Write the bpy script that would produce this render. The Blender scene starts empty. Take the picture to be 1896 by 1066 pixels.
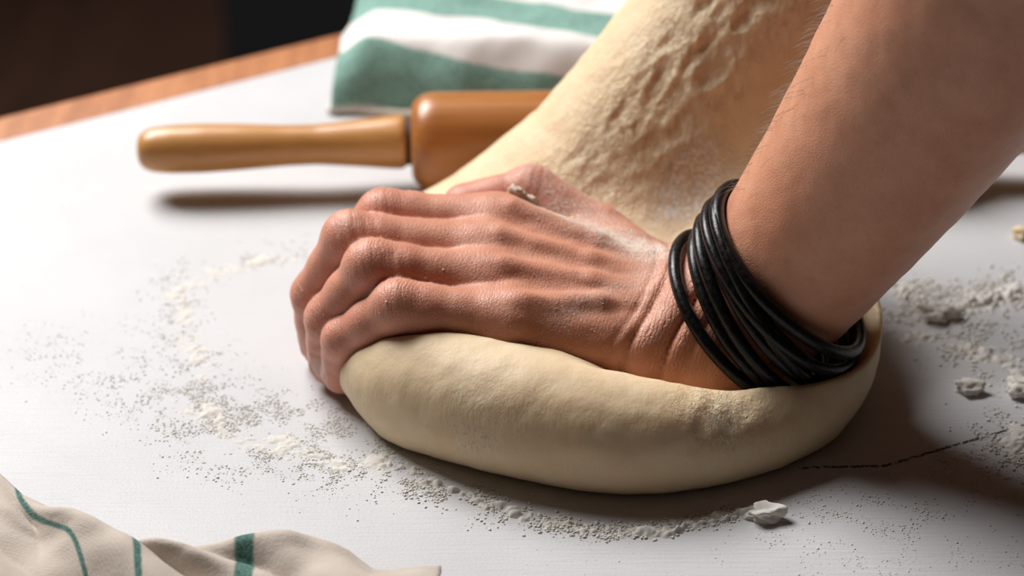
import bpy, math, random
import numpy as np
from mathutils import Vector, Matrix

# ------------------------------------------------------------------ camera, world, light, exposure
S = bpy.context.scene
COL = S.collection
PITCH = math.radians(30.0); DIST = 860.0; FPX = 1896 * 85 / 36
LOOK = np.array([0, 0, 60.0])
CD = np.array([0, math.cos(PITCH), -math.sin(PITCH)]); CU = np.array([0, math.sin(PITCH), math.cos(PITCH)])
CR = np.array([1.0, 0, 0]); CP = LOOK - DIST * CD
cam = bpy.data.cameras.new('camera'); cam.lens = 85; cam.sensor_width = 36; cam.clip_start = .02; cam.clip_end = 30
cam.dof.use_dof = True; cam.dof.focus_distance = .845; cam.dof.aperture_fstop = 7.0
co = bpy.data.objects.new('camera', cam); COL.objects.link(co)
co.location = tuple(CP / 1000); co.rotation_euler = (math.pi / 2 - PITCH, 0, 0)
S.camera = co

W = bpy.data.worlds.new('world'); S.world = W; W.use_nodes = True
bg = W.node_tree.nodes['Background']; bg.inputs[0].default_value = (1.0, .62, .46, 1); bg.inputs[1].default_value = .02

kl = bpy.data.lights.new('assumed_key_light', 'AREA'); kl.shape = 'RECTANGLE'; kl.size = .82; kl.size_y = .70; kl.energy = 41.5; kl.color = (1.0, .985, .97)  # assumed area light, back left, placed by the shadows; no window is built
ko = bpy.data.objects.new('assumed_key_light', kl); COL.objects.link(ko)
ko.location = Vector((-.69, .80, 1.11)); ko.rotation_euler = (Vector((0.0, .03, 0)) - ko.location).to_track_quat('-Z', 'Y').to_euler()

S.view_settings.view_transform = 'Standard'; S.view_settings.look = 'None'; S.view_settings.gamma = 1
S.view_settings.use_curve_mapping = False; S.view_settings.exposure = 0.0

# ------------------------------------------------------------------ helpers (millimetres inside, metres in the scene)
rng = np.random.default_rng(7); random.seed(7)
def ray(px, py): return CD + CR * (px - 948) / FPX + CU * (533 - py) / FPX
def atz(px, py, z): v = ray(px, py); return CP + v * (z - CP[2]) / v[2]
def aty(px, py, y): v = ray(px, py); return CP + v * (y - CP[1]) / v[1]
def unit(v): v = np.asarray(v, float); return v / np.linalg.norm(v)

def tag(o, label=None, cat=None, group=None, kind=None):
    for k, v in (('label', label), ('category', cat), ('group', group), ('kind', kind)):
        if v: o[k] = v
    return o
def empty(name, loc=(0, 0, 0)):
    o = bpy.data.objects.new(name, None); o.empty_display_size = .02; COL.objects.link(o); o.location = loc
    return o
def mesh_obj(name, verts, faces, m, parent=None, smooth=True):
    """verts in mm"""
    me = bpy.data.meshes.new(name); v = np.asarray(verts, np.float32) / 1000
    faces = np.asarray(faces) if not isinstance(faces, list) else faces
    if isinstance(faces, np.ndarray):
        n, k = faces.shape
        me.vertices.add(len(v)); me.vertices.foreach_set('co', v.ravel())
        me.loops.add(n * k); me.loops.foreach_set('vertex_index', faces.astype(np.int32).ravel())
        me.polygons.add(n); me.polygons.foreach_set('loop_start', np.arange(0, n * k, k, dtype=np.int32))
        me.update(calc_edges=True)
    else:
        me.from_pydata([tuple(map(float, q)) for q in v], [], faces)
    if smooth: me.polygons.foreach_set('use_smooth', np.ones(len(me.polygons), bool))
    me.materials.append(m); o = bpy.data.objects.new(name, me); COL.objects.link(o)
    if parent is not None: o.parent = parent; o.matrix_parent_inverse = Matrix.Translation(-Vector(parent.location)) if parent.type == 'EMPTY' else Matrix()
    return o
def attr(o, name, val):
    a = o.data.attributes.new(name, 'FLOAT', 'POINT'); a.data.foreach_set('value', np.asarray(val, np.float32))

# value noise
def _h(ix, iy, iz, s):
    n = (ix.astype(np.int64) * 73856093) ^ (iy.astype(np.int64) * 19349663) ^ (iz.astype(np.int64) * 83492791) ^ (s * 2654435)
    n = (n ^ (n >> 13)) * 1274126177 & 0x7fffffff
    n = (n ^ (n >> 15)) * 668265263 & 0x7fffffff
    return (n & 0xffff).astype(np.float32) / 65535.0
def noise(P, sc, seed=1):
    Q = np.asarray(P, np.float32) / np.asarray(sc, np.float32); I = np.floor(Q); f = Q - I; f = f * f * (3 - 2 * f); I = I.astype(np.int64)
    r = 0
    for a in (0, 1):
        for b in (0, 1):
            for c in (0, 1):
                r = r + _h(I[..., 0] + a, I[..., 1] + b, I[..., 2] + c, seed) * (f[..., 0] if a else 1 - f[..., 0]) * (f[..., 1] if b else 1 - f[..., 1]) * (f[..., 2] if c else 1 - f[..., 2])
    return r * 2 - 1
def fbm(P, sc, seed=1, oct=3):
    r = 0; a = 1.0; sc = np.asarray(sc, np.float32)
    for i in range(oct): r = r + a * noise(P, sc / (2 ** i), seed + i * 17); a *= .5
    return r
def gss(x, s): return np.exp(-(x / s) ** 2)
def sst(a, b, x): t = np.clip((x - a) / (b - a), 0, 1); return t * t * (3 - 2 * t)

# signed distance fields
def rc(P, a, b, r1, r2, n=None, s=1.0):
    a = np.asarray(a, np.float32); b = np.asarray(b, np.float32); q = P - a; ba = b - a
    if n is not None:
        n = np.asarray(n, np.float32); ax = ba / np.linalg.norm(ba); n = n - ax * (n @ ax); n = n / np.linalg.norm(n)
        q = q + ((q @ n) * (1 / s - 1))[..., None] * n
    h = np.clip((q @ ba) / (ba @ ba), 0, 1)
    q = q - h[..., None] * ba
    return np.sqrt((q * q).sum(-1)) - (r1 + (r2 - r1) * h)
def smin(a, b, k): h = np.maximum(k - np.abs(a - b), 0) / k; return np.minimum(a, b) - h * h * k * .25
def smax(a, b, k): return -smin(-a, -b, k)
def chain(P, nodes, k=3.0, n=None, s=1.0):
    d = None
    for A, B in zip(nodes[:-1], nodes[1:]):
        e = rc(P, A[:3], B[:3], A[3], B[3], n, s); d = e if d is None else smin(d, e, k)
    return d

def mesh_sdf(f, lo, hi, h, N=8, margin=1.0):
    """surface nets over sparse blocks of N cells; returns verts (mm), quads"""
    lo = np.asarray(lo, np.float32); bs = N * h
    nb = np.ceil((np.asarray(hi) - lo) / bs).astype(int)
    I = np.stack(np.meshgrid(*[np.arange(n) for n in nb], indexing='ij'), -1).reshape(-1, 3)
    cen = (lo + (I + .5) * bs).astype(np.float32)
    d = np.concatenate([f(c) for c in np.array_split(cen, max(1, len(cen) // 60000))])
    I = I[np.abs(d) < bs * .87 * 1.25 + margin]
    g = np.stack(np.meshgrid(*[np.arange(N + 1)] * 3, indexing='ij'), -1)
    dims = nb * N + 2
    key = lambda c: (c[..., 0].astype(np.int64) * dims[1] + c[..., 1]) * dims[2] + c[..., 2]
    K = []; V = []; E = []
    offs = np.array([[a, b, c] for a in (0, 1) for b in (0, 1) for c in (0, 1)])
    edges = [(i, j) for i in range(8) for j in range(i + 1, 8) if np.abs(offs[i] - offs[j]).sum() == 1]
    for Ib in np.array_split(I, max(1, len(I) // 300)):
        ip = Ib[:, None, None, None, :] * N + g
        val = f((lo + ip * h).astype(np.float32).reshape(-1, 3)).reshape(ip.shape[:-1])
        cor = np.stack([val[:, a:a + N, b:b + N, c:c + N] for a, b, c in offs], -1)
        ins = cor < 0; act = ins.any(-1) & ~ins.all(-1)
        cv = cor[act]; ci = ip[:, :N, :N, :N][act]
        if not len(cv): continue
        acc = np.zeros((len(cv), 3)); cnt = np.zeros(len(cv))
        for i, j in edges:
            m = (cv[:, i] < 0) != (cv[:, j] < 0); t = np.where(m, cv[:, i] / np.where(m, cv[:, i] - cv[:, j], 1), 0)
            p = offs[i] + (offs[j] - offs[i]) * t[:, None]; acc += p * m[:, None]; cnt += m
        K.append(key(ci)); V.append(lo + (ci + acc / cnt[:, None]) * h)
        for ax in range(3):
            o = [0, 0, 0]; o[ax] = 1; j = [tuple(x) for x in offs].index(tuple(o))
            s0 = cv[:, 0] < 0; s1 = cv[:, j] < 0; m = s0 != s1
            if m.any(): E.append((ci[m], np.full(m.sum(), ax), s0[m]))
    K = np.concatenate(K); V = np.concatenate(V); od = np.argsort(K); K = K[od]; V = V[od]
    C = np.concatenate([e[0] for e in E]); A = np.concatenate([e[1] for e in E]); sg = np.concatenate([e[2] for e in E])
    Q = []
    for ax in range(3):
        m = A == ax; c = C[m]; u = np.zeros(3, int); w = np.zeros(3, int); u[(ax + 1) % 3] = 1; w[(ax + 2) % 3] = 1
        ks = [key(c), key(c - u), key(c - u - w), key(c - w)]
        ix = [np.clip(np.searchsorted(K, k), 0, len(K) - 1) for k in ks]
        ok = np.all([K[i] == k for i, k in zip(ix, ks)], axis=0)
        q = np.stack(ix, -1)[ok]; s = sg[m][ok]
        q[~s] = q[~s][:, ::-1]; Q.append(q)
    return V.astype(np.float32), np.concatenate(Q)
def grad(f, P, e=.25):
    g = np.stack([f(P + np.eye(3, dtype=np.float32)[i] * e) - f(P - np.eye(3, dtype=np.float32)[i] * e) for i in range(3)], -1) / (2 * e)
    return g
def project(f, P, it=2, mx=.8):
    for _ in range(it):
        g = grad(f, P); P = (P - np.clip(f(P), -mx, mx)[:, None] * g / np.maximum((g * g).sum(-1), .15)[:, None]).astype(np.float32)
    return P
def push(f, g, P, it=3, mx=.9):
    n = normals(g, P)
    for _ in range(it): P = (P - np.clip(f(P), -mx, mx)[:, None] * n * .9).astype(np.float32)
    return P
def normals(f, P): g = grad(f, P, .4); return g / np.maximum(np.linalg.norm(g, axis=1), 1e-6)[:, None]

# materials
class NT:
    def __init__(s, name):
        s.m = bpy.data.materials.new(name); s.m.use_nodes = True; s.t = s.m.node_tree; s.b = s.t.nodes['Principled BSDF']
        s.tc = s.t.nodes.new('ShaderNodeTexCoord')
    def n(s, typ, **kw):
        o = s.t.nodes.new(typ)
        for k, v in kw.items():
            if isinstance(k, str) and hasattr(o, k) and k not in ('inputs',): setattr(o, k, v)
        return o
    def link(s, a, b): s.t.links.new(a, b)
    def put(s, sock, v):
        if isinstance(v, bpy.types.NodeSocket): s.link(v, sock)
        elif isinstance(v, (tuple, list)): sock.default_value = tuple(v) + ((1,) if len(v) == 3 and sock.type == 'RGBA' else ())
        else: sock.default_value = v
    def coord(s, scale=(1, 1, 1), rot=(0, 0, 0), src='Object'):
        mp = s.n('ShaderNodeMapping'); s.link(s.tc.outputs[src], mp.inputs[0]); mp.inputs['Scale'].default_value = scale; mp.inputs['Rotation'].default_value = rot
        return mp.outputs[0]
    def noise(s, vec, scale, detail=3, rough=.5, dist=0):
        o = s.n('ShaderNodeTexNoise'); s.link(vec, o.inputs['Vector']); o.inputs['Scale'].default_value = scale; o.inputs['Detail'].default_value = detail
        o.inputs['Roughness'].default_value = rough; o.inputs['Distortion'].default_value = dist
        return o.outputs['Fac']
    def voro(s, vec, scale, feature='F1'):
        o = s.n('ShaderNodeTexVoronoi', feature=feature); s.link(vec, o.inputs['Vector']); o.inputs['Scale'].default_value = scale
        return o.outputs['Distance']
    def math(s, op, a, b=0.0, c=0.0):
        o = s.n('ShaderNodeMath', operation=op); s.put(o.inputs[0], a); s.put(o.inputs[1], b); s.put(o.inputs[2], c); return o.outputs[0]
    def ramp(s, v, lo, hi, a=0.0, b=1.0):
        o = s.n('ShaderNodeMapRange', interpolation_type='SMOOTHSTEP'); s.put(o.inputs[0], v); o.inputs[1].default_value = lo; o.inputs[2].default_value = hi
        o.inputs[3].default_value = a; o.inputs[4].default_value = b; return o.outputs[0]
    def mix(s, f, a, b):
        o = s.n('ShaderNodeMix', data_type='RGBA'); s.put(o.inputs[0], f); s.put(o.inputs[6], a); s.put(o.inputs[7], b); return o.outputs[2]
    def attr(s, name): o = s.n('ShaderNodeAttribute', attribute_name=name); return o.outputs['Fac']
    def bump(s, h, dist, strength=1.0, prev=None):
        o = s.n('ShaderNodeBump'); s.put(o.inputs['Height'], h); o.inputs['Distance'].default_value = dist; o.inputs['Strength'].default_value = strength
        if prev is not None: s.link(prev, o.inputs['Normal'])
        return o.outputs[0]
    def set(s, **kw):
        for k, v in kw.items(): s.put(s.b.inputs[k.replace('_', ' ')], v)
        return s.m

def mat_skin():
    t = NT('skin'); v = t.coord()
    n1 = t.noise(v, 60, 4, .6); n2 = t.noise(v, 400, 3, .6)
    red = t.attr('red')
    base = t.mix(t.ramp(n1, .3, .7), (.70, .335, .20), (.63, .275, .155))
    pink = t.mix(t.ramp(n1, .3, .7), (.66, .27, .18), (.59, .215, .14))
    c = t.mix(red, base, pink)
    c = t.mix(t.math('MULTIPLY', t.ramp(n2, .5, .75), .22), c, (.46, .20, .13))
    # fine flour caught in the skin
    fl = t.attr('flour'); sp = t.noise(v, 1500, 2, .7)
    thr = t.math('SUBTRACT', .78, t.math('MULTIPLY', fl, .42))
    f = t.ramp(t.math('SUBTRACT', sp, thr), -.02, .10)
    patch = t.ramp(t.noise(v, 140, 3, .6), .35, .7)
    f = t.math('MULTIPLY', f, t.math('ADD', .45, t.math('MULTIPLY', patch, .55)))
    f = t.math('MULTIPLY', f, t.ramp(fl, .02, .3))
    c = t.mix(f, c, (.80, .68, .58))
    nail = t.attr('nail'); c = t.mix(nail, c, (.62, .36, .29))
    # relief: skin cells, creases across the joints and the wrist
    cells = t.voro(v, 900, 'DISTANCE_TO_EDGE')
    cells = t.ramp(cells, 0, .28)
    dist = t.math('MULTIPLY', t.math('SUBTRACT', t.noise(v, 180, 3, .6), .5), 19.0)
    u = t.math('ADD', t.math('MULTIPLY', t.attr('cu'), 4.4), dist)
    cr = t.ramp(t.math('SINE', u), -1.0, .15)
    crw = t.attr('cw')
    b = t.bump(t.noise(v, 1200, 3, .65), .00022, .4)
    b = t.bump(cells, .00012, .5, b)
    o = t.n('ShaderNodeBump'); t.put(o.inputs['Height'], cr); o.inputs['Distance'].default_value = .0006; t.put(o.inputs['Strength'], crw); t.link(b, o.inputs['Normal']); b = o.outputs[0]
    b = t.bump(f, .0004, .8, b)
    t.set(Base_Color=c, Roughness=t.math('ADD', t.math('MULTIPLY', f, .3), .47), Normal=b, Subsurface_Weight=.25, Subsurface_Radius=(1.0, .30, .14), Subsurface_Scale=.005)
    t.b.inputs['Specular IOR Level'].default_value = .6; t.b.inputs['Sheen Weight'].default_value = .12; t.b.inputs['Sheen Roughness'].default_value = .4; t.b.inputs['Sheen Tint'].default_value = (1, .85, .78, 1)
    return t.m
def mat_dough():
    t = NT('dough'); v = t.coord()
    n1 = t.noise(v, 28, 4, .55); st = t.attr('stretch'); fl = t.attr('flour')
    c = t.mix(t.ramp(n1, .3, .7), (.80, .635, .425), (.755, .565, .35))
    c = t.mix(t.math('MULTIPLY', t.ramp(t.noise(v, 160, 3, .6), .55, .75), .35), c, (.84, .71, .53))
    sp = t.noise(v, 700, 3, .7)
    f = t.ramp(t.math('SUBTRACT', sp, t.math('SUBTRACT', .78, t.math('MULTIPLY', fl, .34))), -.02, .08)
    c = t.mix(f, c, (.84, .79, .71))
    sv = t.coord((1, 1, .22), (0, math.radians(27), 0))
    w = t.noise(sv, 420, 4, .65, .8)
    b = t.bump(t.noise(v, 240, 4, .55), .0004, .35)
    o = t.n('ShaderNodeBump'); t.put(o.inputs['Height'], w); o.inputs['Distance'].default_value = .004; t.put(o.inputs['Strength'], t.math('MULTIPLY', st, .9)); t.link(b, o.inputs['Normal']); b = o.outputs[0]
    b = t.bump(f, .0006, .9, b)
    t.set(Base_Color=c, Roughness=.55, Normal=b, Subsurface_Weight=.35, Subsurface_Radius=(1.0, .5, .2), Subsurface_Scale=.009)
    t.b.inputs['Specular IOR Level'].default_value = .35
    return t.m
def mat_table():
    t = NT('white_paint'); v = t.coord((1, 1, 1), (0, 0, math.radians(-20)))
    st = t.coord((1.4, 28, 1), (0, 0, math.radians(-20)))
    n = t.noise(st, 26, 4, .6, .3); n2 = t.noise(v, 14, 4, .6)
    c = t.mix(t.ramp(n2, .3, .7), (.575, .572, .58), (.54, .537, .545))
    c = t.mix(t.math('MULTIPLY', t.ramp(t.noise(v, 260, 3, .7), .62, .75), .25), c, (.46, .44, .42))
    # hairline crack in the paint
    g = t.n('ShaderNodeTexCoord'); sx = t.n('ShaderNodeSeparateXYZ'); t.link(g.outputs['Object'], sx.inputs[0])
    x, y = sx.outputs[0], sx.outputs[1]
    (x0, y0, _), (x1, y1, _), (x2, y2, _) = atz(1480, 866, 0) / 1000, atz(1640, 862, 0) / 1000, atz(1900, 786, 0) / 1000
    wob = t.math('MULTIPLY', t.math('SUBTRACT', t.noise(v, 220, 2, .5), .5), .0016)
    def line(xa, ya, xb, yb):
        m = (yb - ya) / (xb - xa)
        yy = t.math('ADD', t.math('MULTIPLY', t.math('SUBTRACT', x, xa), m), ya)
        d = t.math('ABSOLUTE', t.math('ADD', t.math('SUBTRACT', y, yy), wob))
        return t.math('MULTIPLY', t.ramp(d, .0004, .0009, 1, 0), t.math('MULTIPLY', t.math('GREATER_THAN', x, xa), t.math('LESS_THAN', x, xb)))
    ck = t.math('MAXIMUM', line(x0, y0, x1, y1), line(x1, y1, x2 + .05, y2 + .05 * (y2 - y1) / (x2 - x1)))
    ck = t.math('MULTIPLY', ck, t.ramp(t.noise(v, 420, 2, .6), .40, .5))
    c = t.mix(ck, c, (.05, .04, .035))
    b = t.bump(n, .0006, .5); b = t.bump(t.noise(v, 900, 3, .6), .0002, .5, b); b = t.bump(ck, -.001, 1, b)
    return t.set(Base_Color=c, Roughness=.5, Normal=b)
def mat_wood(name, c1, c2, sc=(1, 12, 12), rough=.4, scale=9, coat=.15):
    t = NT(name); v = t.coord(sc)
    n = t.noise(v, scale, 5, .6, .8); n2 = t.noise(t.coord((sc[0] * 2, sc[1] * 5, sc[2] * 5)), scale * 2, 3, .6)
    c = t.mix(t.ramp(n, .3, .7), c1, c2); c = t.mix(t.math('MULTIPLY', t.ramp(n2, .5, .75), .4), c, tuple(x * .6 for x in c2))
    t.set(Base_Color=c, Roughness=rough, Normal=t.bump(n2, .0003, .4)); t.b.inputs['Coat Weight'].default_value = coat; t.b.inputs['Coat Roughness'].default_value = .35
    return t.m
def mat_plain(name, c, rough=.6, bump=0, sc=300, var=.15):
    t = NT(name); v = t.coord(); n = t.noise(v, sc, 3, .6)
    col = t.mix(t.ramp(n, .3, .7), c, tuple(x * (1 - var) for x in c))
    t.set(Base_Color=col, Roughness=rough)
    if bump: t.set(Normal=t.bump(n, bump, .6))
    return t.m
def mat_cloth(name, stripes, cream, green, edge=.0015, weave_s=.4):
    """stripes: list of (lo, hi) in metres of the attribute sv"""
    t = NT(name); v = t.coord(); sv = t.attr('sv'); su = t.attr('su')
    weave = t.n('ShaderNodeCombineXYZ'); t.link(su, weave.inputs[0]); t.link(sv, weave.inputs[1])
    wx = t.math('SINE', t.math('MULTIPLY', su, 6283 / 1.1)); wy = t.math('SINE', t.math('MULTIPLY', sv, 6283 / 1.1))
    wv = t.math('MULTIPLY', wx, wy); n = t.noise(v, 700, 3, .7)
    m = None
    svn = t.math('ADD', sv, t.math('MULTIPLY', t.math('SUBTRACT', n, .5), edge))
    for lo, hi in stripes:
        k = t.math('MULTIPLY', t.ramp(svn, lo - .0008, lo + .0008), t.ramp(svn, hi - .0008, hi + .0008, 1, 0))
        m = k if m is None else t.math('MAXIMUM', m, k)
    g = t.mix(t.ramp(n, .35, .65), green, tuple(min(1, x * 1.7 + .03) for x in green))
    c = t.mix(t.ramp(t.noise(v, 60, 3, .6), .3, .7), cream, tuple(x * .93 for x in cream))
    c = t.mix(m, c, g)
    b = t.bump(wv, .0003, weave_s); b = t.bump(n, .0005, .5, b)
    t.set(Base_Color=c, Roughness=.9, Normal=b); t.b.inputs['Specular IOR Level'].default_value = .15
    t.b.inputs['Sheen Weight'].default_value = .15
    return t.m
def mat_leather():
    t = NT('black_leather'); v = t.coord(); n = t.noise(v, 500, 4, .65)
    c = t.mix(t.ramp(n, .4, .7), (.004, .004, .0042), (.009, .008, .0075))
    sp = t.ramp(t.noise(v, 1500, 2, .6), .74, .80)
    c = t.mix(t.math('MULTIPLY', sp, .6), c, (.5, .46, .42))
    t.set(Base_Color=c, Roughness=t.ramp(n, .3, .7, .24, .40), Normal=t.bump(n, .0003, .4)); t.b.inputs['Specular IOR Level'].default_value = .3; return t.m

M_skin = mat_skin(); M_dough = mat_dough(); M_table = mat_table()
M_edge = mat_wood('edge_wood', (.50, .20, .075), (.36, .13, .045), (14, 1.0, 14), .45)
M_barrel = mat_wood('barrel_wood', (.50, .20, .05), (.37, .13, .03), (1.2, 14, 14), .32, 7)
M_handle = mat_wood('handle_wood', (.62, .31, .10), (.50, .22, .06), (1.2, 12, 12), .33, 9)
M_groove_shade = mat_plain('groove_shade', (.05, .03, .02), .8)  # near-black colour paints in the shade of the gap between handle and barrel
def mat_flour():
    t = NT('flour'); n = t.noise(t.coord(), 900, 3, .6)
    c = t.mix(t.ramp(n, .3, .7), (.86, .835, .785), (.82, .78, .72)); t.b.inputs['Roughness'].default_value = .95; t.b.inputs['Specular IOR Level'].default_value = .1
    t.set(Base_Color=c); tr = t.n('ShaderNodeBsdfTranslucent'); t.link(c, tr.inputs[0]); mx = t.n('ShaderNodeMixShader'); mx.inputs[0].default_value = .26
    t.link(t.b.outputs[0], mx.inputs[1]); t.link(tr.outputs[0], mx.inputs[2]); t.link(mx.outputs[0], t.t.nodes['Material Output'].inputs[0]); return t.m
M_flour = mat_flour()
M_floor = mat_wood('floor_wood', (.10, .045, .028), (.06, .028, .018), (3, .4, 3), .6, 4, 0)
M_dark = mat_plain('dark_cabinet', (.018, .020, .023), .6)
M_wall = mat_plain('wall_paint', (.05, .032, .024), .9)
M_leather = mat_leather()
M_scrap = mat_plain('dough_scrap', (.66, .52, .42), .6, .0003, 500, .12)
M_hair = mat_plain('hair', (.16, .07, .03), .5)

# ------------------------------------------------------------------ setting: floor, wall, table
def box(name, lo, hi, m, parent=None, rotz=0, bev=0, origin=(0, 0, 0)):
    lo = np.array(lo, float); hi = np.array(hi, float)
    vs = [((hi if a else lo)[0], (hi if b else lo)[1], (hi if c else lo)[2]) for a in (0, 1) for b in (0, 1) for c in (0, 1)]
    fs = [[0, 1, 3, 2], [4, 6, 7, 5], [0, 4, 5, 1], [2, 3, 7, 6], [0, 2, 6, 4], [1, 5, 7, 3]]
    c, s = math.cos(rotz), math.sin(rotz)
    vs = [(origin[0] + x * c - y * s, origin[1] + x * s + y * c, origin[2] + z) for x, y, z in vs]
    o = mesh_obj(name, vs, fs, m, parent, smooth=False)
    if bev:
        b = o.modifiers.new('bevel', 'BEVEL'); b.width = bev / 1000; b.segments = 3; b.limit_method = 'ANGLE'
    return o
tag(box('floor', (-2500, -1800, -790), (2500, 3200, -750), M_floor), kind='structure')
tag(box('wall_back', (-2500, 3200, -790), (2500, 3260, 1800), M_wall), kind='structure')
cab = empty('cabinet', (-.30, 2.1, -.75))
tag(cab, 'dark charcoal cabinet in the shadows behind the table', 'cabinet')
box('body', (-330, 1800, -750), (700, 2250, 110), M_dark, cab, bev=4)
for i in range(2):
    d_ = box('door', (-322 + 512 * i, 1780, -690), (182 + 512 * i, 1800, 100), M_dark, cab, bev=3)
    box('handle', (150 - (-60) * i, 1766, -250), (162 + 60 * i, 1780, -130), M_leather, d_, bev=2)

A_ = atz(0, 261, 0); B_ = atz(606, 109, 0); te = unit((B_ - A_)[:2]); ang = math.atan2(te[1], te[0])
wd = abs(np.dot(atz(0, 213, 0)[:2] - A_[:2], (-te[1], te[0])))
tab = empty('table', (.3, -.05, -.75)); tag(tab, 'white painted table with an orange brown wooden edge', 'table')
box('painted_top', (-520, -760, -24), (900, 0, 0), M_table, tab, ang, 1.0, A_)
box('wooden_edge', (-520 - wd, 0.0, -30), (900 + wd, wd, -.6), M_edge, tab, ang, 2.5, A_)
box('wooden_edge', (-520 - wd, -760 - wd, -30), (900 + wd, -760, -.6), M_edge, tab, ang, 2.5, A_)
for x in (-480, 820):
    for y in (-720, -90): box('leg', (x, y, -750), (x + 60, y + 60, -24), M_edge, tab, ang, 3, A_)

# ------------------------------------------------------------------ the hand and forearm: joints in millimetres
J = lambda px, py, Y: aty(px, py, Y)
MCP = [J(945, 595, 8), J(905, 525, 26), J(900, 470, 43), J(925, 420, 60)]          # little, ring, middle, index
PIP = [J(738, 568, 8), J(690, 496, 24), J(652, 446, 41), J(712, 402, 59)]
DIP = [J(636, 628, 14), J(608, 588, 26), J(585, 545, 41), J(640, 470, 58)]
TIP = [J(634, 690, 22), J(612, 672, 31), J(596, 636, 45), J(628, 560, 64)]
RM = [12.6, 12.5, 13, 13]; RP = [9.6, 10.2, 10.8, 10.2]; RD = [7.8, 8.7, 9.2, 8.6]; RT = [7.2, 7.6, 8.0, 7.6]
WR = J(1275, 606, 26)
TH = [J(1200, 520, 50), J(1105, 442, 74), J(980, 356, 88), J(862, 384, 84)]; RTH = [14, 12.5, 10.6, 8.6]
hand_ax = unit(MCP[2] - WR); hand_w = unit(MCP[3] - MCP[0]); dors = unit(np.cross(hand_w, hand_ax)); dors = dors if dors[2] > 0 else -dors
hand_w = unit(np.cross(hand_ax, dors)); hand_w = hand_w if hand_w[1] > 0 else -hand_w
FA = [J(1360, 590, 25), J(1450, 508, 22), J(1545, 384, 17), J(1655, 236, 11), J(1730, 128, 6), J(1850, -70, -4), J(2020, -350, -16)]
FR = [25.5, 27.5, 30.0, 34.5, 37.5, 41, 40]
_t = np.concatenate([[0], np.cumsum(np.linalg.norm(np.diff(FA, axis=0), axis=1))]); _q = np.linspace(_t[1], _t[-1], 9)
_s = [np.interp(_q, _t, np.array(FA)[:, k]) for k in range(3)]
_c = [np.polyfit(_t[1:], np.array(FA)[1:, k], 2) for k in range(3)]; _r = np.polyfit(_t[1:6], np.array(FR)[1:6], 2)
FA = [FA[0]] + [np.array([np.polyval(c, q) for c in _c]) for q in _q]
FR = [FR[0]] + [min(42.0, float(np.polyval(_r, min(q, _t[5])))) for q in _q]
fa_ax = unit(FA[2] - FA[1]); fa_n = unit(np.array([-.925, 0, .389]) - fa_ax * np.dot([-.925, 0, .389], fa_ax)); fa_w = unit(np.cross(fa_ax, fa_n)); fa_w = fa_w if fa_w[1] > 0 else -fa_w

def hand_core(P):
    pal = None
    for i in range(4):
        wi = WR + hand_w * (i - 1.5) * 10.5 + dors * (1.0 - abs(i - 1.5) * 1.2)
        e = rc(P, wi - hand_ax * 4, MCP[i] - dors * 1.0, 15.5, RM[i], dors, .95)
        pal = e if pal is None else smin(pal, e, 8.0)
        e = rc(P, wi - dors * 4 + hand_ax * 10, MCP[i] - dors * 5 - hand_ax * 6, 13, 10.5); pal = smin(pal, e, 8)
    # ball of the thumb, heel of the hand
    th = rc(P, TH[0], TH[1], RTH[0], RTH[1]); th = smin(th, rc(P, TH[1], TH[2], RTH[1] - 1.0, RTH[2]), 5)
    th2 = rc(P, TH[2], TH[3], RTH[2] - .8, RTH[3]); th2 = smin(th2, rc(P, TH[2] * .5 + TH[3] * .5, TH[3] + dors * .5, RTH[3], RTH[3]), 3)
    pal = smin(pal, smin(rc(P, TH[0], TH[1], RTH[0], RTH[1]), rc(P, WR + hand_w * 10 + hand_ax * 8, (MCP[3] + TH[1]) / 2 - hand_ax * 14 - dors * 8, 9, 5), 9), 8)
    pal = smin(pal, smin(th, th2, 3), 3)
    # wrist and forearm
    arm = rc(P, WR, FA[0], 25.5, FR[0], dors, .86)
    arm = smin(arm, rc(P, WR + hand_w * 9, FA[0] + hand_w * 5, 17, 20), 10)
    for k in range(len(FA) - 1): arm = smin(arm, rc(P, FA[k], FA[k + 1], FR[k], FR[k + 1]), 14)
    d = smin(pal, arm, 14)
    fg = None
    for i in range(4):
        ax1 = unit(PIP[i] - MCP[i]); ax2 = unit(DIP[i] - PIP[i])
        out = unit(unit(PIP[i] - MCP[i]) - unit(DIP[i] - PIP[i]))        # outside of the bend
        e = rc(P, MCP[i] + ax1 * 2, PIP[i] - ax1 * 9, RM[i] - 1.2, RP[i] - .3)
        e = smin(e, rc(P, PIP[i] - ax1 * 9, PIP[i], RP[i] - .3, RP[i]), 4)
        e = smin(e, rc(P, PIP[i] + out * 1.2, PIP[i] + out * 1.2 + ax1 * .5, RP[i] - .6, RP[i] - .6), 3)
        e = smin(e, rc(P, PIP[i], (PIP[i] + DIP[i]) / 2, RP[i] - .2, (RP[i] + RD[i]) / 2 - .5), 3)
        e = smin(e, rc(P, (PIP[i] + DIP[i]) / 2, DIP[i], (RP[i] + RD[i]) / 2 - .5, RD[i]), 3)
        e = smin(e, rc(P, DIP[i], TIP[i], RD[i] - .1, RT[i]), 3)
        e = smin(e, rc(P, (DIP[i] + TIP[i]) / 2, TIP[i], RD[i] - .3, RT[i] + .1), 3)
        fg = e if fg is None else smin(fg, e, 1.2)
    d = smin(d, fg, 7)
    return d
TEND = []
for i in range(4):
    a = MCP[i] + dors * (RM[i] - 2.4) - hand_ax * 3; wi = WR + hand_w * ((i - 1.5) * 6.0 + 2) + dors * 11.3 + hand_ax * 8
    TEND.append((a, (a + wi) / 2 + dors * .6, wi))
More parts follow.
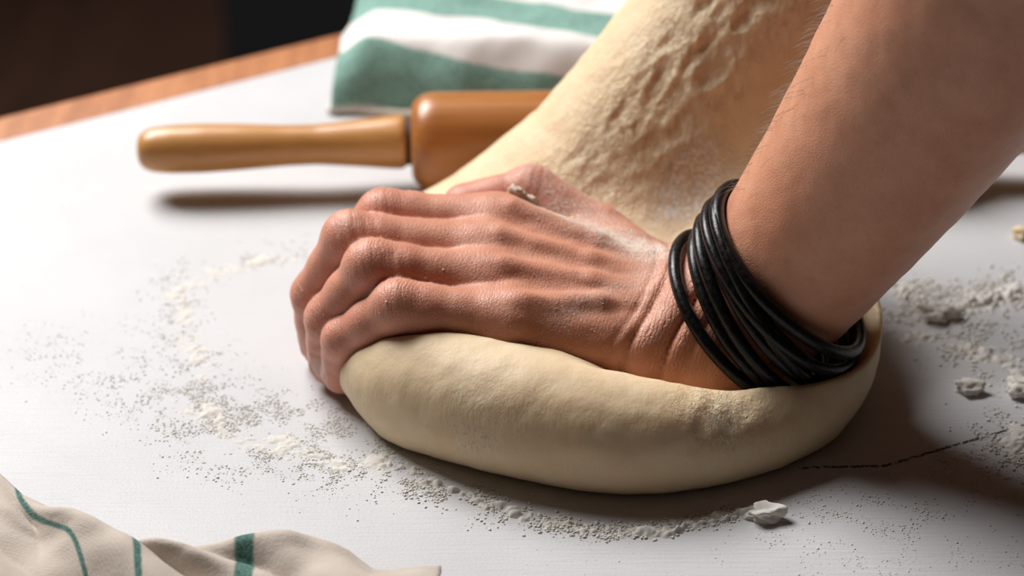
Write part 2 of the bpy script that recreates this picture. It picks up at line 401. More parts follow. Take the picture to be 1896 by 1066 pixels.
TEND.append((TH[2] + dors * 7.0 + hand_w * 2, TH[1] + dors * 10.5 + hand_w * 1, TH[0] + dors * 12))
nail_ctr = [TIP[i] + unit(DIP[i] - TIP[i]) * 1.0 for i in range(4)]
nail_dir = []
for i in range(4):
    ax = unit(TIP[i] - DIP[i]); o = unit(PIP[i] - MCP[i]); o = unit(o - ax * np.dot(o, ax)); nail_dir.append(o)
def hand(P):
    P = np.asarray(P, np.float32)
    bd = rc(P, WR, (PIP[1] + PIP[2]) / 2, 46, 40); bd = np.minimum(bd, rc(P, (PIP[1] + PIP[2]) / 2, (TIP[1] + TIP[2]) / 2, 40, 34)); bd = np.minimum(bd, rc(P, TH[0], TH[3], 24, 20))
    bd = np.minimum(bd, rc(P, WR, FA[1], 40, 40)); bd = np.minimum(bd, rc(P, FA[1], FA[4], 42, 50)); bd = np.minimum(bd, rc(P, FA[4], FA[-1], 52, 54))
    nr = bd < 14
    if nr.any(): bd[nr] = hand_full(P[nr])
    return bd
def hand_full(P):
    d = hand_core(P)
    for a, m, b in TEND:
        d = smin(d, rc(P, a, m, 3.2, 2.7), 4.5); d = smin(d, rc(P, m, b, 2.7, 2.0), 4.5)
    return d
def hand_detail(P):
    d = hand(P)
    q = P - WR.astype(np.float32); u = q @ hand_ax.astype(np.float32); n = q @ dors.astype(np.float32); w = q @ hand_w.astype(np.float32)
    m = sst(-7, 3, n - .55 * w) * sst(34, 24, n) * (np.abs(u) < 40)
    # folds where the wrist bends back: two creases with a roll of skin between them
    wob = 1.4 * noise(P, 13, 5) + .004 * w * w
    for u0, amp, sg in ((1.5, 2.0, 1.25), (14.5, 1.2, 1.3), (-7, 1.0, 1.3), (8, -1.0, 4.0), (-3, -.7, 3.0), (20, .5, 1.2)):
        d = d + m * amp * gss(u - u0 - wob, sg)
    # veins and loose skin on the back of the hand
    mb = sst(8, 22, u) * sst(80, 55, u) * sst(4, 11, n)
    d = d - mb * .5 * fbm(P, (26, 6, 10), 3, 2)
    d = d - .25 * fbm(P, 9, 11, 2)
    # finger joints
    for i in range(4):
        for c, ax, o, amp in ((PIP[i], unit(DIP[i] - MCP[i]), unit(unit(PIP[i] - MCP[i]) - unit(DIP[i] - PIP[i])), .22), (DIP[i], unit(TIP[i] - PIP[i]), unit(unit(DIP[i] - PIP[i]) - unit(TIP[i] - DIP[i])), .12)):
            q = P - c.astype(np.float32); s = q @ ax.astype(np.float32); k = q @ o.astype(np.float32); r2 = (q * q).sum(-1)
            mk = sst(2, 7, k) * (r2 < 400)
            for s0 in (-3.2, 0.3, 3.4): d = d + mk * amp * gss(s - s0 - .8 * noise(P, 6, 21 + i), .8)
    # nail: a shallow plate with a groove round it
        q = P - (nail_ctr[i] + nail_dir[i] * RT[i]).astype(np.float32); ax = unit(TIP[i] - DIP[i]).astype(np.float32); sd = np.cross(ax, nail_dir[i]).astype(np.float32)
        e = np.sqrt((q @ ax / 6.5) ** 2 + (q @ sd / 5.0) ** 2); mk = (np.abs(q @ nail_dir[i].astype(np.float32)) < 5)
        d = d + mk * .45 * gss(e - 1.0, .16)
    # crease of the thumb joint
    q = P - TH[2].astype(np.float32); s = q @ unit(TH[3] - TH[1]).astype(np.float32); r2 = (q * q).sum(-1)
    for s0 in (-4.5, -1.0, 2.5): d = d + (r2 < 300) * .22 * gss(s - s0 - noise(P, 6, 44), .9)
    return d

HV, HQ = mesh_sdf(hand, (-100, -160, -2), (300, 125, 330), 1.05)
HV = push(hand_detail, hand, project(hand, HV, 1))
person = mesh_obj('person', HV, HQ, M_skin)
tag(person, 'bare left forearm and hand with curled fingers pressing down into the dough', 'person')
# skin attributes
cu = np.zeros(len(HV)); cw = np.zeros(len(HV)); nail = np.zeros(len(HV)); flour = np.zeros(len(HV))
q = HV - WR; u = q @ hand_ax; n = q @ dors; w = q @ hand_w
cu = u.copy(); cw = np.maximum(.7 * gss(u - 2, 16) * sst(0, 8, n) * sst(36, 22, n), .10 * sst(10, 25, u) * sst(5, 10, n) * sst(36, 26, n))
fin = np.zeros(len(HV))
for i in range(4):
    for c, ax, o, wgt in ((PIP[i], unit(DIP[i] - MCP[i]), unit(unit(PIP[i] - MCP[i]) - unit(DIP[i] - PIP[i])), .38), (DIP[i], unit(TIP[i] - PIP[i]), unit(unit(DIP[i] - PIP[i]) - unit(TIP[i] - DIP[i])), .35)):
        p = HV - c; r = np.linalg.norm(p, axis=1); k = p @ o; wt = wgt * sst(1, 6, k) * sst(15, 9, r); m = (wt > cw) & (r < 16)
        cu[m] = (p @ ax)[m] * 1.1; cw[m] = wt[m]
    r = np.linalg.norm(HV - PIP[i], axis=1); fin = np.maximum(fin, .75 * gss(r, 16))
    for c in (DIP[i], TIP[i]): fin = np.maximum(fin, gss(np.linalg.norm(HV - c, axis=1), 14))
    p = HV - (nail_ctr[i] + nail_dir[i] * RT[i]); ax = unit(TIP[i] - DIP[i]); sd = np.cross(ax, nail_dir[i])
    e = np.sqrt((p @ ax / 6.5) ** 2 + (p @ sd / 5.0) ** 2); nail = np.maximum(nail, (np.abs(p @ nail_dir[i]) < 4) * sst(1.0, .85, e))
fin = np.maximum(fin, gss(np.linalg.norm(HV - TH[2], axis=1), 18)); fin = np.maximum(fin, gss(np.linalg.norm(HV - TH[3], axis=1), 22))
hm = sst(-20, 14, u) * (np.linalg.norm(q, axis=1) < 160)
red = np.clip(.45 * hm * (HV[:, 2] < 90) + .6 * fin, 0, 1)
def segd(P, a, b):
    ba = b - a; h = np.clip((P - a) @ ba / (ba @ ba), 0, 1); return np.linalg.norm(P - a - h[:, None] * ba, axis=1)
web_a = (MCP[3] + TH[2]) / 2 + dors * 5; web_b = TH[0] + dors * 13 + hand_ax * 6
flour = .40 * hm * sst(-25, 5, u) + .95 * gss(segd(HV, (MCP[3] * .6 + TH[1] * .4) + dors * 9, WR + hand_w * 14 + dors * 14 + hand_ax * 16), 8.5) + .28 * gss(segd(HV, TH[2] + dors * 6, TH[1] + dors * 8), 11)
flour += .22 * gss(segd(HV, MCP[0] - hand_ax * 16 + dors * 12, WR + dors * 14 + hand_ax * 20), 7)
flour += .06 * (1 - hm)
for k_, v_ in (('cu', cu), ('cw', np.clip(cw, 0, 1)), ('nail', nail), ('red', red), ('flour', np.clip(flour, 0, 1))): attr(person, k_, v_)

# arm hair
def tubes(paths, rad, sides=3):
    V = []; Fc = []; b0 = 0
    for pth, r0 in zip(paths, rad):
        pth = np.asarray(pth); k = len(pth)
        for j in range(k):
            t = unit(pth[min(j + 1, k - 1)] - pth[max(j - 1, 0)]); a = unit(np.cross(t, (.3, .5, .81))); b = np.cross(t, a); rr = r0 * (1 - .75 * j / (k - 1))
            for s in range(sides): th = 2 * math.pi * s / sides; V.append(pth[j] + rr * (math.cos(th) * a + math.sin(th) * b))
        for j in range(k - 1):
            for s in range(sides): Fc.append([b0 + j * sides + s, b0 + j * sides + (s + 1) % sides, b0 + (j + 1) * sides + (s + 1) % sides, b0 + (j + 1) * sides + s])
        b0 += k * sides
    return np.array(V), np.array(Fc)
HN = None
sel = np.where((HV[:, 2] > 85) & (HV[:, 2] < 220))[0]
nn = normals(hand, HV[sel]); w8 = np.clip(nn @ unit((-.72, .66, .2)), 0, 1) ** 5; sel2 = rng.choice(len(sel), 800, replace=False, p=w8 / w8.sum())
paths = []
for k in sel2:
    p = HV[sel[k]].astype(float); nm = nn[k]; t = unit(-fa_ax * .8 + nm * .5 + rng.normal(0, .22, 3)); ln = rng.uniform(3.5, 8.5)
    paths.append([p - nm * .2, p + t * ln * .5 + nm * .4, p + t * ln - fa_ax * ln * .15])
tv, tf = tubes(paths, [.085] * len(paths))
tag(mesh_obj('arm_hair', tv, tf, M_hair, person), kind='stuff')

# ------------------------------------------------------------------ the dough
ROLL = [(-53, 24, 17, 15.5), (-38, 6, 21, 20.5), (-10, -14, 20, 21), (20, -25, 18.5, 20), (48, -31, 16.5, 18.5), (80, -24, 10.5, 12.5), (111, 4, 17, 20), (114, 34, 29, 25), (103, 66, 36, 26)]
_a = np.array(ROLL, float); _t = np.concatenate([[0], np.cumsum(np.linalg.norm(np.diff(_a[:, :3], axis=0), axis=1))]); _q = np.linspace(0, _t[-1], 22)
_b = np.stack([np.interp(_q, _t, _a[:, k]) for k in range(4)], -1)
for _ in range(3): _b[1:-1] = (_b[:-2] + 2 * _b[1:-1] + _b[2:]) / 4
_b[:, 3] -= .2; _b[:, 2] -= np.interp(_q, [_q[11], _q[15], _q[19]], [.5, 2.5, 0]); ROLL = _b
EL = [aty(*p) for p in ((760, 392, 134), (830, 342, 139), (905, 275, 145), (990, 200, 152), (1065, 100, 160), (1140, 0, 168), (1225, -120, 178), (1300, -240, 186))]
EZ = np.array([p[2] for p in EL]); EX = np.array([p[0] for p in EL])
RZ = np.array([0, 40, 80, 120, 180, 260.]); RX = np.array([110, 108, 116, 140, 150, 150.])
def dough_sheet(P):
    z = P[:, 2]; xl = np.interp(z, EZ, EX); xr = np.interp(z, RZ, RX)
    h = np.interp(z, [0, 30, 80, 150, 220], [32, 26, 18, 15, 13]); yc = np.interp(z, [0, 40, 120, 200], [112, 117, 134, 152])
    cx = (xl + xr) / 2; hx = np.maximum((xr - xl) / 2 - h, 2)
    bow = 24 * np.clip((cx + 12 - P[:, 0]) / np.maximum(cx + 12 - xl, 1), 0, 1.15) ** 2
    qx = np.maximum(np.abs(P[:, 0] - cx) - hx, 0); qy = P[:, 1] - yc - bow
    d = np.sqrt(qx * qx + qy * qy) - h
    return smax(d * .8, (z - 178), 20)
def dough_base(P):
    d = chain(P, [np.array(r, float) for r in ROLL], 9)
    q = np.abs(P - np.array((28, 50, 12), np.float32)) - np.array((60, 46, 6), np.float32)
    sl = np.sqrt((np.maximum(q, 0) ** 2).sum(-1)) + np.minimum(q.max(-1), 0) - 15
    d = smin(d, sl, 16)
    d = smin(d, dough_sheet(P), 22)
    return d
def dough_f(P, det=False):
    d = dough_base(P)
    if det:
        d = d - .75 * fbm(P, 42, 3, 2) - .3 * fbm(P, 8, 9, 2)
        st = stretch_mask(P)
        Q = P @ ROT27
        d = d + st * (.35 + .65 * sst(-.4, .5, noise(P, 24, 91))) * (2.3 * np.abs(fbm(Q, (7, 7, 20), 31, 3)) - .7)
        # folds at the right of the front roll
        d = d - .6 * gss(np.linalg.norm((P - np.array(FOLD, np.float32)) / np.array((16, 14, 13)), axis=1), 1) * fbm(P @ ROTF, (4, 9, 9), 52, 2)
    d = smax(d, .25 - P[:, 2], 2.5)
    hd = hand(P)
    s = (P - FA[1].astype(np.float32)) @ fa_ax.astype(np.float32)
    hd = hd - 11.5 * sst(-48, -40, s) * sst(20, 12, s)
    return smax(d, .25 - hd, 3.0)
c27, s27 = math.cos(math.radians(30)), math.sin(math.radians(30))
ROT27 = np.array([[c27, 0, s27], [0, 1, 0], [-s27, 0, c27]], np.float32)
ROTF = np.array([[.7, 0, .7], [0, 1, 0], [-.7, 0, .7]], np.float32)
FOLD = atz(1330, 770, 26)
def stretch_mask(P):
    xl = np.interp(P[:, 2], EZ, EX); e = P[:, 0] - xl
    return sst(25, 50, P[:, 2]) * sst(-4, 24, e) * sst(85, 30, e) * sst(50, 75, P[:, 1])
DV, DQ = mesh_sdf(lambda P: dough_f(P), (-80, -62, -3), (170, 215, 200), 1.3, margin=6.0)
DV = push(lambda P: dough_f(P, True), dough_f, project(dough_f, DV, 1), 2)
dough = mesh_obj('bread_dough', DV, DQ, M_dough)
tag(dough, 'large pale lump of bread dough stretched upward behind the hand', 'dough')
sm = stretch_mask(DV)
attr(dough, 'stretch', np.clip(sm + .12 + .7 * gss(np.linalg.norm(DV - FOLD, axis=1), 15) + .3 * gss(np.linalg.norm(DV - atz(900, 800, 22), axis=1), 14), 0, 1))
fl = .75 * gss(segd(DV, aty(1290, 300, 95), aty(1215, 440, 95)), 13) + .5 * gss(np.linalg.norm(DV - aty(1330, 330, 95), axis=1), 22) + .55 * gss(np.linalg.norm(DV - atz(1330, 775, 26), axis=1), 15) + .6 * gss(np.linalg.norm(DV - aty(1565, 640, 0), axis=1), 10) + .45 * gss(np.linalg.norm(DV - atz(880, 800, 22), axis=1), 14) + .14
attr(dough, 'flour', np.clip(fl, 0, 1))

# ------------------------------------------------------------------ wrap bracelet: six leather cords
brc = empty('leather_bracelet', tuple(FA[0] / 1000)); tag(brc, 'black leather wrap bracelet of several cords round the wrist', 'bracelet')
def ax_at(s): return FA[1][None, :] + s[:, None] * fa_ax[None, :]
LOOPS = [  # dorsal s, volar s, radial layer, cord radius, phase wobble
    (-15, -36, 0.6, 2.5, 0.0), (-7, -33, .3, 2.4, .9), (-1, -30, 1.8, 2.5, 1.7), (3, -21, .0, 2.3, 2.9), (12, -23, 2.4, 2.4, 3.6), (8, -14, .3, 2.4, 4.4), (13, -5, .3, 2.6, 5.4), (6, -10, 2.8, 2.2, 2.2)]
for SAG, (sd_, sv_, lay, r0, ph) in zip((8, 7.5, 7.5, 7, 4.5, 6, 4, 6), LOOPS):
    nphi = 96; phi = np.linspace(0, 2 * np.pi, nphi, endpoint=False)
    s = sd_ + (sv_ - sd_) * (1 - np.cos(phi)) / 2 + 1.0 * np.sin(2 * phi + ph)
    c = ax_at(s); e = np.cos(phi)[:, None] * fa_n + np.sin(phi)[:, None] * fa_w
    t = np.full(nphi, 2.0)
    for _ in range(60): t = t - .7 * (hand((c + e * t[:, None]).astype(np.float32)) - (r0 + .15 + lay * (.55 + .45 * np.sin(phi + ph)) + SAG * np.maximum(0, np.cos(phi - math.radians(222))) ** 2))
    t = (np.roll(t, 1) + 2 * t + np.roll(t, -1)) / 4
    for _ in range(3): t = np.maximum(t, (np.roll(t, 5) + np.roll(t, -5)) / 2)
    t = (np.roll(t, 1) + 2 * t + np.roll(t, -1)) / 4
    pth = c + e * t[:, None]
    V = []; K = 12
    for j in range(nphi):
        tg = unit(pth[(j + 1) % nphi] - pth[j - 1]); a = unit(e[j] - tg * np.dot(e[j], tg)); b = np.cross(tg, a)
        for q_ in range(K): th = 2 * math.pi * q_ / K; V.append(pth[j] + r0 * (math.cos(th) * a + math.sin(th) * b))
    Fq = np.array([[j * K + q_, j * K + (q_ + 1) % K, ((j + 1) % nphi) * K + (q_ + 1) % K, ((j + 1) % nphi) * K + q_] for j in range(nphi) for q_ in range(K)])
    mesh_obj('cord', V, Fq[:, ::-1], M_leather, brc)

# ------------------------------------------------------------------ rolling pin
def lathe(name, prof, A, axis, m, parent, seg=64):
    axis = unit(axis); a = unit(np.cross(axis, (0, 0, 1))); b = np.cross(a, axis); V = []; Fc = []
    for x, r in prof:
        for k in range(seg): th = 2 * math.pi * k / seg; V.append(A + axis * x + r * (math.cos(th) * a + math.sin(th) * b))
    n = len(prof)
    for j in range(n - 1):
        for k in range(seg): Fc.append([j * seg + k, j * seg + (k + 1) % seg, (j + 1) * seg + (k + 1) % seg, (j + 1) * seg + k])
    Fc.append(list(range(seg))[::-1]); Fc.append([(n - 1) * seg + k for k in range(seg)])
    return mesh_obj(name, V, Fc, m, parent)
RB = 21.3
pa = atz(757, 262, RB); pa[1] += 0; pax = unit((1, .03, 0)); BL = 232
pin = empty('rolling_pin', tuple(np.array((pa + pax * BL / 2 - (0, 0, RB))) / 1000)); tag(pin, 'wooden rolling pin lying behind the dough', 'rolling pin')
def smooth_prof(pts, n=40):
    x = np.array([p[0] for p in pts]); r = np.array([p[1] for p in pts]); k = np.concatenate([[0], np.cumsum(np.hypot(np.diff(x), np.diff(r)))]); kk = np.linspace(0, k[-1], n * 4)
    xx = np.interp(kk, k, x); rr = np.interp(kk, k, r); ker = np.hanning(13); ker /= ker.sum()
    f = lambda a: np.convolve(np.pad(a, 6, 'edge'), ker, 'valid')
    return list(zip(f(xx), f(rr)))
bar = smooth_prof([(2.5, 8), (1.0, 11.5), (0.5, 14), (2.2, 17.6), (3.2, 18.4), (4.6, 19.9), (8.5, RB), (BL - 8.5, RB), (BL - 4.6, 19.9), (BL - 3.2, 18.4), (BL - 2.2, 17.6), (BL - .5, 14), (BL - 1, 11.5), (BL - 2.5, 8)], 60)
lathe('barrel', bar, pa, pax, M_barrel, pin)
hp = [(0.2, 0.0), (.2, 4), (1.8, 7.6), (6, 9.6), (14, 10.4), (28, 10.6), (44, 10.0), (62, 8.9), (76, 8.7), (94, 10.2), (108, 11.6), (114, 11.9), (114.6, 9)]
hpf = smooth_prof(hp, 40); hpf[0] = (hpf[0][0], .3)
for sgn, base, tilt in ((-1, pa - pax * .4, -.012), (1, pa + pax * (BL + .4), .0)):
    dirv = unit(pax * sgn + np.array((0, -.02 if sgn < 0 else 0, tilt)))
    lathe('handle', [((115 - x) * 1.017, r) for x, r in hpf][::-1], base, dirv, M_handle, pin)
    lathe('groove', [(-1.5, 9.0), (-1.4, 10.2), (2.6, 10.2), (2.8, 9)], base - pax * sgn * 1.6, dirv, M_groove_shade, pin)

# ------------------------------------------------------------------ cloths (height fields with a turned-under rim)
def cloth(name, org, yaw, nu, nv, du, dv, hf, m, thick=1.2):
    """hf(u, v) -> (x offset, y offset, z) in mm for grid of arc coordinates"""
    u, v = np.meshgrid(np.arange(nu) * du, np.arange(nv) * dv, indexing='ij'); U = u.ravel(); Vv = v.ravel()
    x, y, z = hf(U, Vv); c, s = math.cos(yaw), math.sin(yaw)
    X = np.stack([org[0] + x * c - y * s, org[1] + x * s + y * c, z], -1)
    i = np.arange(nu * nv).reshape(nu, nv); Q = np.stack([i[:-1, :-1], i[1:, :-1], i[1:, 1:], i[:-1, 1:]], -1).reshape(-1, 4)
    o = mesh_obj(name, X, Q, m); attr(o, 'su', U / 1000); attr(o, 'sv', Vv / 1000)
    sd = o.modifiers.new('solid', 'SOLIDIFY'); sd.thickness = thick / 1000; sd.offset = -1
    return o
M_towel = mat_cloth('towel', [(.0014, .0195), (.049, .079), (.116, .14)], (.84, .80, .77), (.15, .27, .225))
T0 = atz(612, 203, 0)
def towel_hf(u, v):
    P = np.stack([u, v, 0 * u], -1)
    # front: two layers stacked, the top one rounds over the front and left sides
    rise = sst(-4, 20, v) * 24 + sst(0, 7, v) * 7
    left = .72 + .28 * sst(-3, 16, u)
    z = 1.5 + rise * left + 2.2 * fbm(P, (40, 26, 40), 5, 2) * sst(0, 20, v) + .7 * fbm(P, (14, 9, 10), 8, 2) + 4 * sst(40, 110, v)
    z = z - 9 * sst(104, 112, v + .03 * u) * sst(80, 120, u)
    x = u + 2.5 * fbm(P, 34, 4, 2) + .02 * v; y = v * .98 + 2.5 * fbm(P, 30, 14, 2) - 5 * sst(25, 0, u) * sst(30, 0, v)
    return x, y, np.maximum(z, 1.4)
tw = cloth('kitchen_towel', (T0[0], T0[1], 0), math.radians(-7), 110, 92, 2.0, 1.9, towel_hf, M_towel, 1.2)
uu_ = np.zeros(len(tw.data.vertices), np.float32); vv_ = uu_.copy(); tw.data.attributes['su'].data.foreach_get('value', uu_); tw.data.attributes['sv'].data.foreach_get('value', vv_)
tw.data.attributes['sv'].data.foreach_set('value', vv_ + .20 * np.maximum(uu_ - .008, 0) * np.clip(.3 + vv_ / .02, 0, 1))
tag(tw, 'folded green and white striped kitchen towel behind the rolling pin', 'towel')
# layer of the same towel folded under, showing its cream hem
def under_hf(u, v):
    P = np.stack([u, v, 0 * u], -1); z = 1.0 + 3.0 * sst(-2, 5, v) * (.6 + .4 * sst(-2, 5, u)) + .5 * noise(P, 12, 3); return u - 1 + .12 * v, v - 5 + 1.0 * noise(P, 30, 8), np.maximum(z, 1.0)
M_hem = mat_cloth('towel_hem', [(-.01, -.009)], (.74, .68, .58), (.1, .2, .15))
un = cloth('under_layer', (T0[0], T0[1], 0), math.radians(-7), 60, 30, 2.2, 2.2, under_hf, M_hem, .8); un.parent = tw

EDGE = np.array([atz(a, b, 6)[:2] for a, b in ((-160, 800), (-60, 845), (0, 876), (45, 915), (110, 948), (170, 962), (205, 985), (250, 1004), (330, 1012), (440, 1004), (500, 1000), (580, 1006), (645, 1022), (690, 1050), (750, 1051), (832, 1044))])
SX1 = atz(170, 985, 6)[0]; SX2 = atz(455, 1010, 6)[0]; SX3 = atz(700, 1055, 6)[0]
M_linen = mat_cloth('linen', [(.2 + (SX1 - 2) / 1000, .2 + (SX1 + 2) / 1000), (.2 + (SX2 - 3.2) / 1000, .2 + (SX2 + 3.2) / 1000), (.2 + (SX1 - 34) / 1000, .2 + (SX1 - 31) / 1000)], (.55, .475, .41), (.045, .11, .09), .0012, .12)
def linen_hf(u, v):
    x = EDGE[0, 0] + u; P = np.stack([x, v, 0 * u], -1); ye = np.interp(x, EDGE[:, 0], EDGE[:, 1])
    ye2 = np.interp(x, [EDGE[0, 0], EDGE[-1, 0]], [EDGE[0, 1], EDGE[-1, 1]]) - 8; k = sst(0, 40, v); y = ye * (1 - k) + ye2 * k - v
    fold = np.abs(fbm(P @ LROT, (30, 70, 40), 61, 2))
    z = 1.5 + 5.5 * sst(-3, 5, v) + (15 * fold - 3) * sst(2, 16, v) + 1.2 * fbm(P, (15, 11, 10), 12, 2) + 5 * gss(v - 5, 5) * gss(x - SX2 - 12, 22)
    z = 1.3 + (z - 1.3) * sst(124, 96, v) * sst(-2, 14, u)
    return x, y, np.maximum(z, 1.3)
LROT = np.array([[.72, .69, 0], [-.69, .72, 0], [0, 0, 1]], np.float32)
ln = cloth('linen_cloth', (0, 0, 0), 0, int((EDGE[-1, 0] - EDGE[0, 0]) / 1.5), 70, 1.5, 1.8, linen_hf, M_linen, 1.0)
nvt = len(ln.data.vertices); U = np.zeros(nvt, np.float32); Vv = U.copy(); ln.data.attributes['su'].data.foreach_get('value', U); ln.data.attributes['sv'].data.foreach_get('value', Vv)
X_ = EDGE[0, 0] / 1000 + U
ln.data.attributes['sv'].data.foreach_set('value', (.2 + X_ - Vv * np.interp(X_, [-.150, -.095], [.85, .05])).astype(np.float32))
tag(ln, 'crumpled beige linen cloth with thin green stripes in the near corner', 'cloth')

# ------------------------------------------------------------------ flour on the table
def ico():
    t = (1 + 5 ** .5) / 2; v = np.array([(-1, t, 0), (1, t, 0), (-1, -t, 0), (1, -t, 0), (0, -1, t), (0, 1, t), (0, -1, -t), (0, 1, -t), (t, 0, -1), (t, 0, 1), (-t, 0, -1), (-t, 0, 1)], float); v /= np.linalg.norm(v[0])
    f = np.array([(0, 11, 5), (0, 5, 1), (0, 1, 7), (0, 7, 10), (0, 10, 11), (1, 5, 9), (5, 11, 4), (11, 10, 2), (10, 7, 6), (7, 1, 8), (3, 9, 4), (3, 4, 2), (3, 2, 6), (3, 6, 8), (3, 8, 9), (4, 9, 5), (2, 4, 11), (6, 2, 10), (8, 6, 7), (9, 8, 1)])
    return v, f
IV, IF = ico()
def mound(pix, spread, H, seed):
    """thin uneven film of flour round a polyline; it dips under the table where it ends"""
    w = np.array([atz(a, b, 0)[:2] for a, b in pix]); lo = w.min(0) - 2.2 * spread; hi = w.max(0) + 2.2 * spread; st = .6
    X, Y = np.meshgrid(np.arange(lo[0], hi[0], st), np.arange(lo[1], hi[1], st), indexing='ij'); n0, n1 = X.shape
    p = np.stack([X.ravel(), Y.ravel(), 0 * X.ravel()], -1); w3 = np.c_[w, np.zeros(len(w))]
    d = np.min([segd(p, a, b) for a, b in zip(w3[:-1], w3[1:])], axis=0)
    m = gss(d, spread); q = p + np.array((0, 0, seed * 7.3))
    z = H * m * (.35 + .7 * fbm(q, 8, seed, 2)) + .75 * H * m * fbm(q, 2.2, seed + 5, 2) - .22 * H - .10
    p[:, 2] = np.maximum(z, -.5)
    i = np.arange(n0 * n1).reshape(n0, n1); Q = np.stack([i[:-1, :-1], i[1:, :-1], i[1:, 1:], i[:-1, 1:]], -1).reshape(-1, 4)
    Q = Q[(p[Q, 2] > -.02).any(1)]
    df = dough_f(p.astype(np.float32)); Q = Q[(df[Q] > .6).all(1) & (hand(p.astype(np.float32))[Q] > .6).all(1)]
    us = np.unique(Q); mp = np.zeros(len(p), int); mp[us] = np.arange(len(us)); Q = mp[Q]
    return p[us], np.concatenate([Q[:, [0, 1, 2]], Q[:, [0, 2, 3]]])
def crumbs(name, pts, rad, label, films=()):
    n = len(pts); pts = np.asarray(pts); rad = np.asarray(rad)
    sc = rad[:, None] * rng.uniform(.6, 1.3, (n, 3)); jit = rng.uniform(.75, 1.25, (n, 12, 1))
    a = rng.uniform(0, 6.283, n); c, s = np.cos(a), np.sin(a)
    V = IV[None] * jit * sc[:, None, :]; X = V[..., 0] * c[:, None] - V[..., 1] * s[:, None]; Y = V[..., 0] * s[:, None] + V[..., 1] * c[:, None]; Z = V[..., 2] * .40
    V = np.stack([X, Y, Z], -1) + pts[:, None, :]
    Fc = IF[None] + (np.arange(n) * 12)[:, None, None]
    V = V.reshape(-1, 3); Fc = Fc.reshape(-1, 3)
    for fv, ff in films: Fc = np.concatenate([Fc, ff + len(V)]); V = np.concatenate([V, fv])
    o = mesh_obj(name, V, Fc, M_flour); tag(o, label, 'flour', kind='stuff'); return o
def on_table(pix, spread, n, rmin, rmax, pw=3.0):
    """random spots round a polyline of table points (pixel centres), clustered"""
    w = np.array([atz(a, b, 0)[:2] for a, b in pix]); L = np.linalg.norm(np.diff(w, axis=0), axis=1); L = L / L.sum()
    k = rng.choice(len(L), n, p=L); t = rng.uniform(0, 1, n)[:, None]; p = w[k] * (1 - t) + w[k + 1] * t
    sp = np.asarray(spread); ss = sp[k] if sp.ndim else sp
    p = p + rng.normal(0, 1, (n, 2)) * (ss[:, None] if sp.ndim else ss)
    r = rmin + (rmax - rmin) * rng.uniform(0, 1, n) ** pw
    q = np.concatenate([p, np.zeros((n, 1))], 1)
    cl = fbm(q, 9, 77, 2) + .5 * fbm(q, 3, 71, 1)
    ok = (cl + rng.normal(0, .35, n)) > .15
    q[:, 2] = r * .32
    q = q[ok]; r = r[ok]
    d = dough_f(q.astype(np.float32)); ok = (d > r * 1.2) & (hand(q.astype(np.float32)) > r * 1.2)
    return q[ok], r[ok]
def multi(*parts): return np.concatenate([p[0] for p in parts]), np.concatenate([p[1] for p in parts])
L_ = multi(on_table([(560, 460), (400, 490), (320, 530), (330, 620), (380, 680), (330, 740)], 7, 9000, .07, .5, 4),
           on_table([(60, 640), (220, 690), (340, 760), (440, 820)], 13, 6000, .07, .45, 4),
           on_table([(330, 720), (420, 800), (560, 850), (700, 860)], 12, 19000, .07, .52, 4),
           on_table([(480, 740), (620, 790), (720, 850)], 8, 6500, .07, .5, 4))
crumbs('scattered_flour', *L_, 'loose flour scattered on the white table left of the hand', [mound([(560, 470), (400, 500), (330, 540), (350, 630), (380, 700)], 5, .7, 3), mound([(330, 740), (440, 800), (600, 850), (700, 860)], 8, .8, 4)])
F_ = multi(on_table([(760, 880), (840, 915), (900, 935), (990, 960), (1100, 985), (1230, 985), (1330, 955), (1420, 945)], 2.6, 12000, .12, .85, 3),
           on_table([(700, 850), (800, 900), (950, 950)], 5, 6000, .1, .7, 3))
crumbs('flour_ridge', *F_, 'low ridge of loose flour along the front of the dough', [mound([(720, 850), (800, 895), (900, 935), (1000, 965), (1110, 985), (1230, 985), (1330, 958), (1420, 945)], 3.6, 2.5, 6)])
R_ = multi(on_table([(1640, 540), (1720, 560), (1800, 560), (1900, 540)], 9, 9000, .12, 1.0, 3), on_table([(1700, 620), (1800, 650), (1900, 680)], 9, 6000, .1, .9, 3),
           on_table([(1896, 800), (1780, 880), (1640, 950), (1500, 980)], 14, 9000, .07, .5, 4), on_table([(1900, 840), (1860, 800)], 8, 4000, .1, .8, 3),
           on_table([(1460, 970), (1600, 1030), (1850, 1040)], 22, 4000, .07, .4, 4), on_table([(1000, 1030), (1500, 1040)], 22, 500, .1, .4, 4))
crumbs('flour_pile', *R_, 'clumpy flour scattered on the table right of the dough', [mound([(1650, 540), (1720, 565), (1800, 560), (1910, 545)], 9, 2.6, 8), mound([(1700, 625), (1800, 650), (1910, 685)], 7, 1.6, 9), mound([(1910, 800), (1880, 830)], 8, 1.6, 11)])
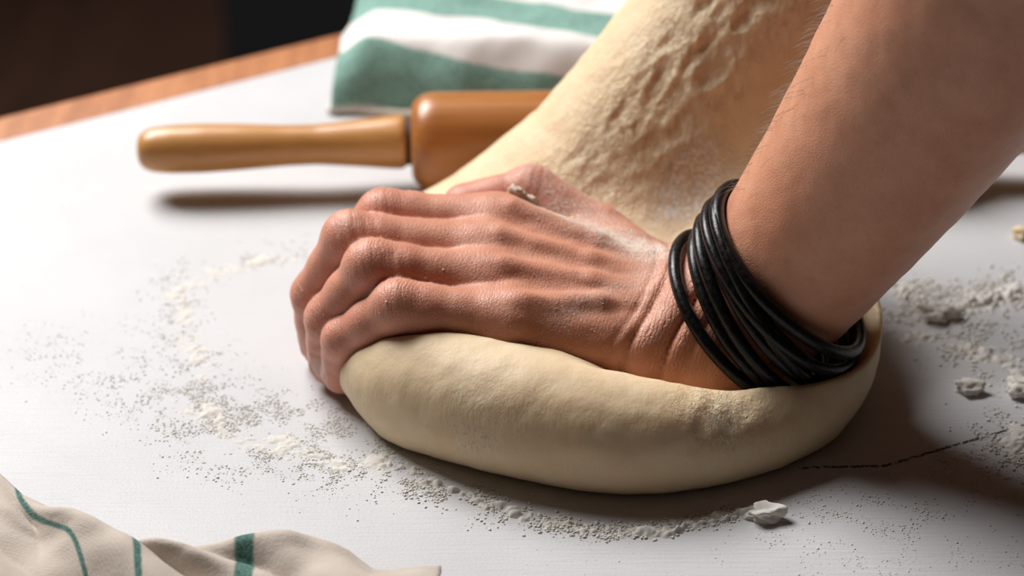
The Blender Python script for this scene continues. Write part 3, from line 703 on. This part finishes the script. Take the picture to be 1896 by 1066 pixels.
# dusting on the hand
ok = np.where((flour + rng.normal(0, .12, len(HV)) > .55) & (HV[:, 2] > 30))[0]; nh = normals(hand, HV[ok]); up = nh[:, 2] > .1; ok = ok[up]
pk = rng.choice(ok, min(3000, len(ok)), replace=False); rr = .07 + .33 * rng.uniform(0, 1, len(pk)) ** 4
crumbs('flour_dust', HV[pk].astype(float), rr, 'white flour dust caught on the back of the hand')

def lump(name, c, size, seed, m, label, cat='lump', group=None, sub=4):
    import bmesh
    bm = bmesh.new(); bmesh.ops.create_icosphere(bm, subdivisions=sub, radius=1)
    v = np.array([q.co[:] for q in bm.verts]); f = [[w_.index for w_ in fc.verts] for fc in bm.faces]; bm.free()
    k = 1 + .5 * fbm(v, .8, seed, 2) + .2 * fbm(v, .3, seed + 3, 3); v = np.c_[v[:, :2], np.clip(v[:, 2], -1, .72)]
    v = v * k[:, None] * np.array(size) + np.array(c); v[:, 2] = np.maximum(v[:, 2], .05 if c[2] < 9 else -9)
    o = mesh_obj(name, v, np.array(f), m); tag(o, label, cat, group); return o
lump('flour_lump', atz(1415, 950, 2.2), (6.6, 4.0, 2.9), 5, M_flour, 'large flat lump of clumped flour in front of the dough')
lump('flour_lump', atz(1735, 578, 2.5), (7.0, 5.5, 3.6), 9, M_flour, 'lump of clumped flour on the pile right of the arm')
lump('flour_lump', atz(1795, 716, 2.0), (6.0, 4.2, 2.6), 14, M_flour, 'single flour lump near the shadow right of the dough')
lump('flour_lump', atz(1893, 715, 2.5), (6.0, 5, 4), 21, M_flour, 'flour lump at the right edge of the picture')
lump('dough_crumb', atz(1889, 432, 2.0), (3.6, 3, 2.2), 25, M_dough, 'small yellowish dough crumb at the right edge', 'crumb')
tp = project(hand, np.array([J(966, 352, 70), J(992, 362, 70)], np.float32), 25, 3)
lump('dough_bit', tp[0].astype(float), (3.6, 2.4, 5.6), 32, M_scrap, 'larger scrap of wet dough stuck to the thumb', 'dough scrap', sub=3)
lump('dough_bit', tp[1].astype(float), (2.8, 2.0, 4.2), 36, M_scrap, 'smaller scrap of wet dough stuck beside the larger one', 'dough scrap', sub=3)
